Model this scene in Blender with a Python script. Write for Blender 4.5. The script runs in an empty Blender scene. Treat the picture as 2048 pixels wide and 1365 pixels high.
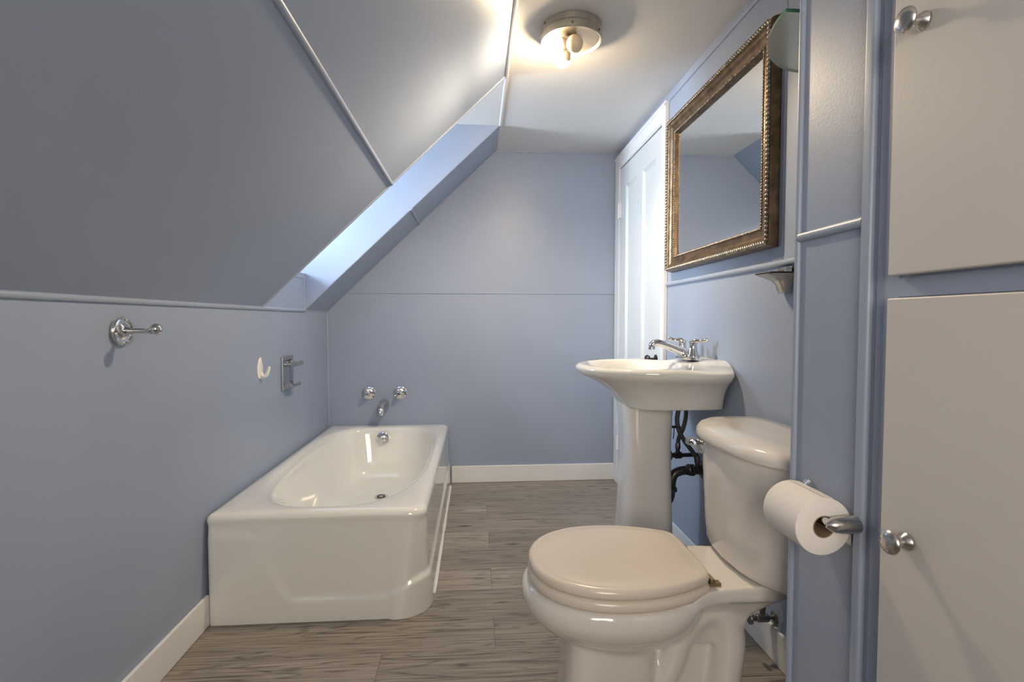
import bpy, bmesh, math, random
from mathutils import Vector, Matrix
random.seed(7)
PI = math.pi
SC = bpy.context.scene
COL = SC.collection

# ------------------------------------------------------------------ camera
cam_d = bpy.data.cameras.new('camera')
cam_d.sensor_width = 36.0
cam_d.lens = 1032.37 / 2048 * 36.0
cam_d.clip_start = 0.02
cam = bpy.data.objects.new('camera', cam_d)
cam.location = (0, 0, 1.02)
cam.rotation_euler = (PI / 2 - 0.0407, 0.0006, -0.0697)
COL.objects.link(cam)
SC.camera = cam

# ------------------------------------------------------------------ world / daylight / exposure
W = bpy.data.worlds.new('daylight')
SC.world = W
W.use_nodes = True
wn = W.node_tree.nodes
bg = wn['Background']
bg.inputs['Strength'].default_value = 1.0
# outdoors: warm fill added on the -y side for the unseen window, open cool sky on the -x side
FILL_FRONT = (12.0, 10.2, 8.6)
DAY_SIDE = (43.0, 49.0, 57.0)
wl = W.node_tree.links
tc = wn.new('ShaderNodeTexCoord'); sx_ = wn.new('ShaderNodeSeparateXYZ')
wl.new(tc.outputs['Generated'], sx_.inputs[0])
mr_ = wn.new('ShaderNodeMapRange'); mr_.inputs['From Min'].default_value = -0.75; mr_.inputs['From Max'].default_value = -0.35
mr_.inputs['To Min'].default_value = 0.0; mr_.inputs['To Max'].default_value = 1.0
wl.new(sx_.outputs['Y'], mr_.inputs['Value'])
mx_ = wn.new('ShaderNodeMix'); mx_.data_type = 'RGBA'
wl.new(mr_.outputs[0], mx_.inputs['Factor'])
mx_.inputs['A'].default_value = (*FILL_FRONT, 1); mx_.inputs['B'].default_value = (*DAY_SIDE, 1)
wl.new(mx_.outputs['Result'], bg.inputs['Color'])
SC.view_settings.view_transform = 'Standard'
SC.view_settings.look = 'None'
SC.view_settings.exposure = 0.60
SC.view_settings.gamma = 1.0
SC.view_settings.use_curve_mapping = False
SC.cycles.max_bounces = 14
SC.cycles.diffuse_bounces = 8
SC.cycles.glossy_bounces = 6
SC.cycles.transparent_max_bounces = 12
SC.cycles.sample_clamp_indirect = 6.0
SC.cycles.caustics_reflective = False
SC.cycles.caustics_refractive = False
SC.cycles.use_denoising = True

# room (metres): x right, y into the room, z up
L, R, B, F0 = -0.902, 0.8914, 3.219, -0.95
CZ, KZ, SX, MZ = 2.062, 1.074, 0.131, 1.185
SL = (CZ - KZ) / (SX - L)
D1, D2 = 2.244, 2.795
PX, PE, PN = 0.6535, 1.0155, 0.83
WX = -1.38      # window plane of the dormer
SILL = 1.266

def portal(name, loc, rot, sx, sy):
    ld = bpy.data.lights.new(name, 'AREA')
    ld.shape = 'RECTANGLE'; ld.size = sx; ld.size_y = sy
    ld.cycles.is_portal = True
    o = bpy.data.objects.new(name, ld); o.location = loc; o.rotation_euler = rot
    COL.objects.link(o)
portal('window_portal', (WX - 0.03, (D1 + D2) / 2, 1.66), (0, -PI / 2, 0), 0.74, 0.5)
portal('window_portal', (-0.05, F0 - 0.03, 1.35), (PI / 2, 0, 0), 0.9, 1.0)

LAMP = (0.343, 1.868)
LAMP_POWER = 230.0      # emission strength of the lit bulbs
LAMP_WATTS = 26.0       # forward beam of the lit bulb

# ------------------------------------------------------------------ materials
def new_mat(name):
    m = bpy.data.materials.new(name); m.use_nodes = True
    return m, m.node_tree.nodes, m.node_tree.links, m.node_tree.nodes['Principled BSDF']

def simple(name, col, rough=0.5, metal=0.0, coat=0.0, spec=0.5, bump=None, var=0.0, vscale=4.0):
    m, n, l, b = new_mat(name)
    b.inputs['Base Color'].default_value = (*col, 1)
    b.inputs['Roughness'].default_value = rough
    b.inputs['Metallic'].default_value = metal
    b.inputs['Coat Weight'].default_value = coat
    b.inputs['Coat Roughness'].default_value = 0.04
    b.inputs['Specular IOR Level'].default_value = spec
    geo = n.new('ShaderNodeNewGeometry')
    if var > 0:
        nz = n.new('ShaderNodeTexNoise'); nz.inputs['Scale'].default_value = vscale
        nz.inputs['Detail'].default_value = 6
        l.new(geo.outputs['Position'], nz.inputs['Vector'])
        cr = n.new('ShaderNodeValToRGB')
        cr.color_ramp.elements[0].position = 0.3
        cr.color_ramp.elements[1].position = 0.7
        cr.color_ramp.elements[0].color = (*[c * (1 - var) for c in col], 1)
        cr.color_ramp.elements[1].color = (*[min(1, c * (1 + var)) for c in col], 1)
        l.new(nz.outputs['Fac'], cr.inputs['Fac'])
        l.new(cr.outputs['Color'], b.inputs['Base Color'])
    if bump:
        sc, st = bump
        nb = n.new('ShaderNodeTexNoise'); nb.inputs['Scale'].default_value = sc
        nb.inputs['Detail'].default_value = 3
        l.new(geo.outputs['Position'], nb.inputs['Vector'])
        bp = n.new('ShaderNodeBump'); bp.inputs['Strength'].default_value = st
        bp.inputs['Distance'].default_value = 0.002
        l.new(nb.outputs['Fac'], bp.inputs['Height'])
        l.new(bp.outputs['Normal'], b.inputs['Normal'])
    return m

BLUE = (0.308, 0.365, 0.474)
M_paint = simple('blue_grey_paint', BLUE, 0.42, bump=(170, 0.13), var=0.035, vscale=2.2)
M_paintlow = simple('blue_grey_wall_paint', BLUE, 0.38, bump=(120, 0.12), var=0.03, vscale=3)
M_trimp = simple('blue_grey_trim_paint', (0.315, 0.370, 0.475), 0.40, bump=(90, 0.08))
M_ceil = simple('ceiling_white_paint', (0.70, 0.69, 0.67), 0.55, bump=(140, 0.12))
M_white = simple('white_trim_paint', (0.78, 0.79, 0.80), 0.35, bump=(70, 0.1), var=0.02, vscale=5)
M_door = simple('white_door_paint', (0.66, 0.69, 0.70), 0.33, bump=(60, 0.12), var=0.02)
M_cab = simple('off_white_cabinet_paint', (0.60, 0.585, 0.56), 0.42, bump=(110, 0.12), var=0.03, vscale=3)
M_tub = simple('tub_enamel', (0.80, 0.80, 0.755), 0.09, coat=0.6, var=0.012, vscale=5)
M_porc = simple('porcelain', (0.70, 0.675, 0.635), 0.08, coat=0.5, var=0.01)
M_sink = simple('sink_porcelain', (0.69, 0.69, 0.665), 0.07, coat=0.5, var=0.01)
M_seat = simple('seat_plastic', (0.66, 0.60, 0.525), 0.24, coat=0.2, var=0.012)
M_chrome = simple('chrome', (0.70, 0.70, 0.69), 0.10, metal=1)
M_satin = simple('brushed_nickel', (0.62, 0.60, 0.57), 0.24, metal=1, bump=(60, 0.05))
M_pipe = simple('aged_dark_pipe', (0.09, 0.088, 0.085), 0.36, metal=0.75, bump=(90, 0.3), var=0.3, vscale=60)
M_braid = simple('braided_steel', (0.12, 0.12, 0.12), 0.35, metal=0.9, bump=(900, 0.8))
M_brass = simple('aged_brass', (0.30, 0.235, 0.13), 0.4, metal=0.8)
M_valve = simple('dull_grey_valve_metal', (0.25, 0.25, 0.235), 0.35, metal=0.8, bump=(90, 0.3), var=0.25, vscale=60)
M_black = simple('black_plastic', (0.015, 0.015, 0.016), 0.35)
M_paper = simple('toilet_tissue', (0.80, 0.775, 0.745), 0.95, spec=0.1, bump=(420, 0.35))
M_card = simple('cardboard_core', (0.30, 0.22, 0.15), 0.9)
M_hook = simple('white_plastic', (0.82, 0.81, 0.78), 0.3)
M_ceramic = simple('beige_chrome_bracket', (0.46, 0.44, 0.41), 0.22, metal=0.6)
M_dark = simple('dark_recess', (0.02, 0.02, 0.02), 0.6)
M_socket = simple('socket_cream', (0.62, 0.52, 0.38), 0.45)
M_pan = simple('lamp_pan_metal', (0.50, 0.47, 0.42), 0.32, metal=0.85, bump=(60, 0.3), var=0.12, vscale=30)
M_bulboff = simple('unlit_bulb_glass', (0.80, 0.66, 0.46), 0.4)
M_chromed = simple('dark_chrome', (0.52, 0.51, 0.49), 0.13, metal=1)
M_gold = simple('antique_gold_leaf', (0.185, 0.125, 0.072), 0.36, metal=0.75, bump=(120, 0.35), var=0.42, vscale=28)
M_bead = simple('antique_silver_gold_bead', (0.36, 0.31, 0.245), 0.30, metal=0.9, bump=(200, 0.3), var=0.4, vscale=60)
M_mirror = simple('mirror_silver', (0.86, 0.88, 0.88), 0.004, metal=1)

def emis(name, col, s):
    m, n, l, b = new_mat(name)
    b.inputs['Base Color'].default_value = (0.9, 0.85, 0.75, 1)
    b.inputs['Emission Color'].default_value = (*col, 1)
    b.inputs['Emission Strength'].default_value = s
    return m
M_bulb = emis('lit_bulb', (1.0, 0.77, 0.50), LAMP_POWER)
M_bulb2 = emis('lit_bulb_dimmer', (1.0, 0.77, 0.50), LAMP_POWER * 0.35)

def thin_glass(name, tint=(1, 1, 1)):
    m, n, l, b = new_mat(name)
    n.remove(b)
    out = n['Material Output']
    tr = n.new('ShaderNodeBsdfTransparent'); tr.inputs['Color'].default_value = (*tint, 1)
    gl = n.new('ShaderNodeBsdfGlossy'); gl.inputs['Roughness'].default_value = 0.02
    fr = n.new('ShaderNodeFresnel'); fr.inputs['IOR'].default_value = 1.45
    mx = n.new('ShaderNodeMixShader')
    l.new(fr.outputs[0], mx.inputs[0]); l.new(tr.outputs[0], mx.inputs[1]); l.new(gl.outputs[0], mx.inputs[2])
    l.new(mx.outputs[0], out.inputs['Surface'])
    return m
M_pane = thin_glass('window_pane', (0.97, 0.98, 0.98))

def shelf_glass():
    m, n, l, b = new_mat('shelf_glass')
    out = n['Material Output']
    b.inputs['Base Color'].default_value = (0.78, 0.80, 0.76, 1)
    b.inputs['Roughness'].default_value = 0.25
    tr = n.new('ShaderNodeBsdfTransparent'); tr.inputs['Color'].default_value = (0.93, 0.95, 0.93, 1)
    mx = n.new('ShaderNodeMixShader'); mx.inputs[0].default_value = 0.38
    l.new(tr.outputs[0], mx.inputs[1]); l.new(b.outputs[0], mx.inputs[2]); l.new(mx.outputs[0], out.inputs['Surface'])
    return m
M_shelf = shelf_glass()
M_edge = simple('glass_cut_edge', (0.05, 0.22, 0.12), 0.2, coat=0.5)

def floor_mat():
    m, n, l, b = new_mat('grey_brown_vinyl_plank')
    geo = n.new('ShaderNodeNewGeometry')
    mp = n.new('ShaderNodeMapping'); mp.inputs['Location'].default_value = (0.29, -1.562, 0)
    l.new(geo.outputs['Position'], mp.inputs['Vector'])
    br = n.new('ShaderNodeTexBrick')
    br.offset = 0.716; br.offset_frequency = 2
    br.inputs['Color1'].default_value = (0, 0, 0, 1); br.inputs['Color2'].default_value = (1, 1, 1, 1)
    br.inputs['Mortar'].default_value = (0.5, 0.5, 0.5, 1)
    br.inputs['Scale'].default_value = 1.0
    br.inputs['Mortar Size'].default_value = 0.0008
    br.inputs['Mortar Smooth'].default_value = 0.3
    br.inputs['Brick Width'].default_value = 1.22
    br.inputs['Row Height'].default_value = 0.178
    l.new(mp.outputs[0], br.inputs['Vector'])
    # per plank offset
    sc = n.new('ShaderNodeVectorMath'); sc.operation = 'SCALE'; sc.inputs['Scale'].default_value = 7.3
    l.new(br.outputs['Color'], sc.inputs[0])
    ad = n.new('ShaderNodeVectorMath'); ad.operation = 'ADD'
    l.new(geo.outputs['Position'], ad.inputs[0]); l.new(sc.outputs[0], ad.inputs[1])
    # wandering warp
    wz = n.new('ShaderNodeTexNoise'); wz.inputs['Scale'].default_value = 3.2; wz.inputs['Detail'].default_value = 2
    l.new(ad.outputs[0], wz.inputs['Vector'])
    m1 = n.new('ShaderNodeMapping'); m1.inputs['Scale'].default_value = (0.8, 26, 1)
    l.new(ad.outputs[0], m1.inputs['Vector'])
    wsc = n.new('ShaderNodeVectorMath'); wsc.operation = 'SCALE'; wsc.inputs['Scale'].default_value = 1.5
    l.new(wz.outputs['Color'], wsc.inputs[0])
    a2 = n.new('ShaderNodeVectorMath'); a2.operation = 'ADD'
    l.new(m1.outputs[0], a2.inputs[0]); l.new(wsc.outputs[0], a2.inputs[1])
    g1 = n.new('ShaderNodeTexNoise'); g1.inputs['Scale'].default_value = 2.6; g1.inputs['Detail'].default_value = 9
    g1.inputs['Roughness'].default_value = 0.66
    l.new(a2.outputs[0], g1.inputs['Vector'])
    # fine streaks
    m2 = n.new('ShaderNodeMapping'); m2.inputs['Scale'].default_value = (3.0, 150, 1)
    l.new(ad.outputs[0], m2.inputs['Vector'])
    g2 = n.new('ShaderNodeTexNoise'); g2.inputs['Scale'].default_value = 1.0; g2.inputs['Detail'].default_value = 7; g2.inputs['Roughness'].default_value = 0.62; g2.inputs['Distortion'].default_value = 0.25
    l.new(m2.outputs[0], g2.inputs['Vector'])
    # cathedral rings
    m3 = n.new('ShaderNodeMapping'); m3.inputs['Scale'].default_value = (0.7, 9.0, 1)
    l.new(ad.outputs[0], m3.inputs['Vector'])
    g3 = n.new('ShaderNodeTexNoise'); g3.inputs['Scale'].default_value = 1.7; g3.inputs['Detail'].default_value = 2.0
    l.new(m3.outputs[0], g3.inputs['Vector'])
    mu = n.new('ShaderNodeMath'); mu.operation = 'MULTIPLY'; mu.inputs[1].default_value = 13
    l.new(g3.outputs['Fac'], mu.inputs[0])
    fr = n.new('ShaderNodeMath'); fr.operation = 'PINGPONG'; fr.inputs[1].default_value = 0.5
    l.new(mu.outputs[0], fr.inputs[0])
    ln = n.new('ShaderNodeMapRange'); ln.interpolation_type = 'SMOOTHSTEP'
    ln.inputs['From Min'].default_value = 0.0; ln.inputs['From Max'].default_value = 0.22
    ln.inputs['To Min'].default_value = -0.075; ln.inputs['To Max'].default_value = 0.03
    l.new(fr.outputs[0], ln.inputs['Value'])
    mxa = n.new('ShaderNodeMath'); mxa.operation = 'ADD'
    l.new(ln.outputs[0], mxa.inputs[0]); l.new(g1.outputs['Fac'], mxa.inputs[2])
    mxb = n.new('ShaderNodeMath'); mxb.operation = 'MULTIPLY_ADD'; mxb.inputs[1].default_value = 0.62
    l.new(g2.outputs['Fac'], mxb.inputs[0]); l.new(mxa.outputs[0], mxb.inputs[2])
    cr = n.new('ShaderNodeValToRGB')
    e = cr.color_ramp.elements
    e[0].position = 0.64; e[0].color = (0.060, 0.050, 0.040, 1)
    e[1].position = 0.97; e[1].color = (0.420, 0.378, 0.330, 1)
    x = e.new(0.755); x.color = (0.205, 0.180, 0.154, 1)
    x = e.new(0.85); x.color = (0.300, 0.268, 0.232, 1)
    l.new(mxb.outputs[0], cr.inputs['Fac'])
    # plank tone
    hs = n.new('ShaderNodeHueSaturation')
    mr = n.new('ShaderNodeMapRange'); mr.inputs['To Min'].default_value = 0.84; mr.inputs['To Max'].default_value = 1.16
    l.new(br.outputs['Color'], mr.inputs['Value']); l.new(mr.outputs[0], hs.inputs['Value'])
    l.new(cr.outputs['Color'], hs.inputs['Color'])
    # knots
    m4 = n.new('ShaderNodeMapping'); m4.inputs['Scale'].default_value = (2.2, 5.5, 1)
    l.new(ad.outputs[0], m4.inputs['Vector'])
    vo = n.new('ShaderNodeTexVoronoi'); vo.inputs['Scale'].default_value = 1.5; vo.inputs['Randomness'].default_value = 1.0
    l.new(m4.outputs[0], vo.inputs['Vector'])
    kr = n.new('ShaderNodeMapRange'); kr.inputs['From Min'].default_value = 0.03; kr.inputs['From Max'].default_value = 0.16
    kr.inputs['To Min'].default_value = 0.34; kr.inputs['To Max'].default_value = 1.0
    l.new(vo.outputs['Distance'], kr.inputs['Value'])
    km = n.new('ShaderNodeVectorMath'); km.operation = 'SCALE'
    l.new(hs.outputs['Color'], km.inputs[0]); l.new(kr.outputs[0], km.inputs['Scale'])
    mo = n.new('ShaderNodeMix'); mo.data_type = 'RGBA'
    l.new(br.outputs['Fac'], mo.inputs['Factor'])
    l.new(km.outputs[0], mo.inputs['A']); mo.inputs['B'].default_value = (0.085, 0.072, 0.058, 1)
    l.new(mo.outputs['Result'], b.inputs['Base Color'])
    b.inputs['Roughness'].default_value = 0.36
    bp = n.new('ShaderNodeBump'); bp.inputs['Strength'].default_value = 0.25; bp.inputs['Distance'].default_value = 0.001
    l.new(g2.outputs['Fac'], bp.inputs['Height']); l.new(bp.outputs['Normal'], b.inputs['Normal'])
    return m
M_floor = floor_mat()

# ------------------------------------------------------------------ helpers
def finish(name, bm, mat, parent=None, smooth=True, bevel=0, seg=2, subsurf=0, angle=40, normals=True):
    if normals: bmesh.ops.recalc_face_normals(bm, faces=bm.faces)
    me = bpy.data.meshes.new(name); bm.to_mesh(me); bm.free()
    mats = mat if isinstance(mat, (list, tuple)) else [mat]
    for q in mats: me.materials.append(q)
    o = bpy.data.objects.new(name, me); COL.objects.link(o)
    if parent is not None:
        o.parent = parent
        o.matrix_parent_inverse = Matrix.Translation(-Vector(parent.location)) if parent.type == 'EMPTY' else Matrix()
        if parent.type != 'EMPTY':
            p = parent
            while p is not None and p.type != 'EMPTY': p = p.parent
            # mesh parents sit at world origin in world terms, no correction needed
    if bevel:
        md = o.modifiers.new('bevel', 'BEVEL'); md.width = bevel; md.segments = seg; md.limit_method = 'ANGLE'
        md.angle_limit = math.radians(35)
    if subsurf:
        md = o.modifiers.new('sub', 'SUBSURF'); md.levels = subsurf; md.render_levels = subsurf
    if smooth:
        for p in me.polygons: p.use_smooth = True
        try: me.set_sharp_from_angle(angle=math.radians(angle))
        except Exception: pass
        if bevel:
            for e_ in me.edges: e_.use_edge_sharp = False
            for p in me.polygons: p.use_smooth = True
            wnm = o.modifiers.new('wn', 'WEIGHTED_NORMAL'); wnm.keep_sharp = False
    return o

def tag(o, label, cat, group=None):
    o['label'] = label; o['category'] = cat
    if group: o['group'] = group
    return o

def struct(o):
    o['kind'] = 'structure'; return o

def thing(name, loc, label, cat, group=None):
    o = bpy.data.objects.new(name, None); o.location = loc; o.empty_display_size = 0.05
    COL.objects.link(o)
    return tag(o, label, cat, group)

def bx(bm, x0, x1, y0, y1, z0, z1, mi=0):
    vs = [bm.verts.new((x, y, z)) for x in (x0, x1) for y in (y0, y1) for z in (z0, z1)]
    for f in ((0, 1, 3, 2), (4, 6, 7, 5), (0, 4, 5, 1), (2, 3, 7, 6), (0, 2, 6, 4), (1, 5, 7, 3)):
        fc = bm.faces.new([vs[i] for i in f]); fc.material_index = mi
    return vs

def box(name, x0, x1, y0, y1, z0, z1, mat, parent=None, bevel=0, seg=2):
    bm = bmesh.new(); bx(bm, x0, x1, y0, y1, z0, z1)
    return finish(name, bm, mat, parent, smooth=bool(bevel), bevel=bevel, seg=seg)

def prism_y(bm, pts, y0, y1):
    a = [bm.verts.new((x, y0, z)) for x, z in pts]; b = [bm.verts.new((x, y1, z)) for x, z in pts]
    bm.faces.new(a); bm.faces.new(b[::-1])
    for i in range(len(pts)):
        j = (i + 1) % len(pts); bm.faces.new((a[i], a[j], b[j], b[i]))

def prism_z(bm, pts, z0, z1, mi=0, ms=0):
    a = [bm.verts.new((x, y, z0)) for x, y in pts]; b = [bm.verts.new((x, y, z1)) for x, y in pts]
    f = bm.faces.new(a); f.material_index = mi; f = bm.faces.new(b[::-1]); f.material_index = mi
    for i in range(len(pts)):
        j = (i + 1) % len(pts); f = bm.faces.new((a[i], a[j], b[j], b[i])); f.material_index = ms

def loft(bm, rings, cap0=True, cap1=True, closed=True):
    vr = [[bm.verts.new(p) for p in r] for r in rings]
    n = len(vr[0])
    for a, b in zip(vr, vr[1:]):
        for i in range(n if closed else n - 1):
            j = (i + 1) % n
            bm.faces.new((a[i], a[j], b[j], b[i]))
    def fan(r):
        c = Vector((0, 0, 0))
        for v in r: c += v.co
        cv = bm.verts.new(c / len(r))
        for i in range(len(r)):
            bm.faces.new((r[i], r[(i + 1) % len(r)], cv))
    if cap0: fan(vr[0])
    if cap1: fan(vr[-1])
    return vr

def catmull(pts, k=8):
    P = [Vector(p) for p in pts]; out = []
    for i in range(len(P) - 1):
        p0 = P[max(i - 1, 0)]; p1 = P[i]; p2 = P[i + 1]; p3 = P[min(i + 2, len(P) - 1)]
        for j in range(k):
            t = j / k
            out.append(0.5 * ((2 * p1) + (-p0 + p2) * t + (2 * p0 - 5 * p1 + 4 * p2 - p3) * t * t + (-p0 + 3 * p1 - 3 * p2 + p3) * t ** 3))
    out.append(P[-1]); return out

def tube(bm, pts, rad, n=16, smooth=True, k=8, cap=True, sx=1.0):
    """rad: float or list (per control point); sx squashes the section's second axis"""
    rl = rad if isinstance(rad, (list, tuple)) else [rad] * len(pts)
    if smooth and len(pts) > 2:
        q = catmull([(*p, ) for p in pts], k)
        rr = catmull([(r, 0, 0) for r in rl], k); rr = [v.x for v in rr]
    else:
        q = [Vector(p) for p in pts]; rr = rl
    up = None; rings = []
    for i, p in enumerate(q):
        d = (q[min(i + 1, len(q) - 1)] - q[max(i - 1, 0)])
        if d.length < 1e-9: d = Vector((0, 0, 1))
        d.normalize()
        if up is None:
            up = Vector((0, 0, 1)) if abs(d.z) < 0.9 else Vector((0, 1, 0))
        a = up - d * up.dot(d)
        if a.length < 1e-6: a = Vector((1, 0, 0)) - d * d.x
        a.normalize(); up = a; b = d.cross(a)
        rings.append([p + (a * math.cos(2 * PI * j / n) + b * math.sin(2 * PI * j / n) * sx) * rr[i] for j in range(n)])
    loft(bm, rings, cap, cap)

def lathe(bm, prof, org, axis, n=32):
    """prof list of (r, h) along axis from org"""
    ax = Vector(axis).normalized()
    a = Vector((0, 0, 1)) if abs(ax.z) < 0.9 else Vector((1, 0, 0))
    a = (a - ax * a.dot(ax)).normalized(); b = ax.cross(a); o = Vector(org)
    rings = [[o + ax * h + (a * math.cos(2 * PI * j / n) + b * math.sin(2 * PI * j / n)) * max(r, 1e-5) for j in range(n)] for r, h in prof]
    loft(bm, rings)

def ball(bm, c, r, n=16, m=10, s=(1, 1, 1), rot=None):
    c = Vector(c); rings = []
    for i in range(1, m):
        ph = PI * i / m
        ring = []
        for j in range(n):
            th = 2 * PI * j / n
            v = Vector((math.sin(ph) * math.cos(th) * r * s[0], math.sin(ph) * math.sin(th) * r * s[1], math.cos(ph) * r * s[2]))
            if rot: v = rot @ v
            ring.append(c + v)
        rings.append(ring)
    loft(bm, rings)

def sm(a, b, x):
    t = max(0.0, min(1.0, (x - a) / (b - a))); return t * t * (3 - 2 * t)

def bar(name, p0, p1, w, h, nrm, mat, parent=None):
    """half-round bead from p0 to p1 lying on a surface of normal nrm: w wide, h proud"""
    p0 = Vector(p0); p1 = Vector(p1); nn = Vector(nrm).normalized(); d = (p1 - p0).normalized(); s = d.cross(nn).normalized()
    prof = [(-w / 2, -0.001)] + [(-w / 2 * math.cos(t), h * (0.25 + 0.75 * math.sin(t))) for t in [i * PI / 8 for i in range(9)]] + [(w / 2, -0.001)]
    bm = bmesh.new()
    loft(bm, [[p + s * u + nn * v for u, v in prof] for p in (p0, p1)])
    o = finish(name, bm, mat, parent, angle=60)
    if parent is None: struct(o)
    return o

# ================================================================== STRUCTURE
struct(box('floor', WX - 0.1, R + 0.1, F0 - 0.1, B + 0.1, -0.05, 0, M_floor))
struct(box('ceiling', WX - 0.12, R + 0.1, F0 - 0.1, B + 0.1, CZ, CZ + 0.05, M_ceil))
struct(box('ceiling_dormer', WX, SX - 0.001, D1, D2, CZ - 0.004, CZ + 0.001, M_ceil))
bm = bmesh.new()
bx(bm, L - 0.06, L, F0 - 0.05, B + 0.05, 0, KZ)
bx(bm, L - 0.06, L, D1 - 0.03, D2 + 0.02, KZ, SILL)
struct(finish('wall_left', bm, M_paintlow, smooth=False))
struct(box('wall_back', L - 0.08, R + 0.08, B, B + 0.06, 0, CZ + 0.04, M_paintlow))
struct(box('wall_right', R, R + 0.06, F0 - 0.05, B + 0.05, 0, CZ + 0.04, M_paintlow))
def slope(name, y0, y1):
    bm = bmesh.new(); t = 0.06; nx, nz = -SL, 1; q = math.hypot(nx, nz); nx /= q; nz /= q
    prism_y(bm, [(L, KZ), (SX, CZ), (SX + nx * t, CZ + nz * t), (L + nx * t, KZ + nz * t)], y0, y1)
    struct(finish(name, bm, M_paint, smooth=False))
slope('wall_slope_near', F0 - 0.05, D1)
slope('wall_slope_far', D2, B + 0.05)
def cheek(name, y0, y1):
    bm = bmesh.new()
    prism_y(bm, [(L, KZ + 0.001), (SX - 0.002, CZ), (WX, CZ), (WX, SILL - 0.02), (L, SILL - 0.02)], y0, y1)
    struct(finish(name, bm, M_paint, smooth=False))
cheek('wall_dormer_far', D2 + 0.001, D2 + 0.03)
cheek('wall_dormer_near', D1 - 0.03, D1 - 0.001)
struct(box('trim_1', WX, L + 0.003, D1, D2, SILL - 0.03, SILL, M_trimp, bevel=0.003))   # window board of the dormer

def window(name, plane, pos, a0, a1, z0, z1, w0, w1, wz0, wz1, sign, frame_mat, mull=0):
    """plane 'x' (wall normal x) or 'y'. a = in-plane horizontal axis. w*: wall extents; sign: side the room is on"""
    def B_(bm, u0, u1, d0, d1, z0_, z1_):
        lo, hi = sorted((pos + d0 * sign, pos + d1 * sign))
        if plane == 'x': bx(bm, lo, hi, u0, u1, z0_, z1_)
        else: bx(bm, u0, u1, lo, hi, z0_, z1_)
    bm = bmesh.new()
    B_(bm, w0, a0, -0.06, 0, wz0, wz1); B_(bm, a1, w1, -0.06, 0, wz0, wz1)
    B_(bm, a0, a1, -0.06, 0, wz0, z0); B_(bm, a0, a1, -0.06, 0, z1, wz1)
    wall = struct(finish('wall_window_' + ('dormer' if plane == 'x' else 'front'), bm, M_paint, smooth=False))
    e = bpy.data.objects.new(name, None)
    e.location = (pos, (a0 + a1) / 2, z0) if plane == 'x' else ((a0 + a1) / 2, pos, z0)
    COL.objects.link(e); struct(e)
    t = 0.035
    bm = bmesh.new()
    B_(bm, a0, a0 + t, -0.05, 0.005, z0, z1); B_(bm, a1 - t, a1, -0.05, 0.005, z0, z1)
    B_(bm, a0 + t, a1 - t, -0.05, 0.005, z0, z0 + t); B_(bm, a0 + t, a1 - t, -0.05, 0.005, z1 - t, z1)
    finish('window_frame', bm, frame_mat, e, smooth=False)
    zm = (z0 + z1) / 2
    for (c0, c1, dd) in ((z0 + t, zm + 0.012, -0.02), (zm - 0.012, z1 - t, -0.04)):
        bm = bmesh.new(); s = 0.03
        B_(bm, a0 + t, a0 + t + s, dd - 0.012, dd + 0.012, c0, c1); B_(bm, a1 - t - s, a1 - t, dd - 0.012, dd + 0.012, c0, c1)
        B_(bm, a0 + t + s, a1 - t - s, dd - 0.012, dd + 0.012, c0, c0 + s); B_(bm, a0 + t + s, a1 - t - s, dd - 0.012, dd + 0.012, c1 - s, c1)
        if mull:
            am = (a0 + a1) / 2
            B_(bm, am - 0.012, am + 0.012, dd - 0.012, dd + 0.012, c0 + s, c1 - s)
        sash = finish('window_sash', bm, frame_mat, e, smooth=False)
        bm = bmesh.new(); B_(bm, a0 + t + s, a1 - t - s, dd - 0.002, dd + 0.002, c0 + s, c1 - s)
        finish('window_pane', bm, M_pane, e, smooth=False)
window('window_1', 'x', WX, D1 + 0.03, D2 - 0.03, SILL + 0.03, CZ - 0.04, D1 - 0.03, D2 + 0.03, SILL - 0.05, CZ + 0.04, 1, M_white)
window('window_fill', 'y', F0, -0.5, 0.4, 0.85, 1.85, WX, R + 0.08, 0, CZ + 0.04, 1, M_white, mull=1)  # unseen window behind the camera, added to supply fill light
box_back = None

# partition that hides the toilet tank's near end
struct(box('wall_partition', PX, R, PN - 0.03, PE, 0, CZ, M_paint))
struct(box('wall_closet', PX + 0.001, R, F0, PN - 0.03, 0, CZ, M_paint))

# ------- trims (beads over the panel joints), all painted like the walls
k = [2]
def T(p0, p1, w, h, nrm, mat=M_trimp):
    bar('trim_%d' % k[0], p0, p1, w, h, nrm, mat); k[0] += 1
nsl = (SL, 0, -1)
T((L, F0, KZ - 0.004), (L, D2 + 0.0, KZ - 0.004), 0.017, 0.009, (1, 0, 0))
T((L, D2, KZ - 0.002), (L, B, KZ - 0.002), 0.006, 0.004, (1, 0, 0))
T((L, D1, SILL - 0.004), (L, D2, SILL - 0.004), 0.008, 0.005, (1, 0, 0))
xs = -0.3551; zs = KZ + (xs - L) * SL
T((xs, F0, zs), (xs, D1, zs), 0.016, 0.008, nsl)
T((xs + 0.012, D2, zs + 0.012 * SL), (xs + 0.012, B, zs + 0.012 * SL), 0.014, 0.006, nsl)
T((SX + 0.003, F0, CZ - 0.002), (SX + 0.003, D1, CZ - 0.002), 0.016, 0.009, (0, 0, -1), M_ceil)
T((SX + 0.003, D1, CZ - 0.002), (SX + 0.003, D2, CZ - 0.002), 0.018, 0.006, (0, 0, -1), M_ceil)
T((L, D1 - 0.004, KZ), (SX, D1 - 0.004, CZ), 0.010, 0.006, nsl)
T((L, D2 + 0.005, KZ), (SX, D2 + 0.005, CZ), 0.008, 0.004, nsl)
T((L, D2 - 0.001, KZ), (L, D2 - 0.001, SILL), 0.008, 0.005, (1, 0, 0))
T((L, B - 0.006, 0.376), (L, B - 0.006, KZ), 0.012, 0.007, (1, 0, 0))
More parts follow.
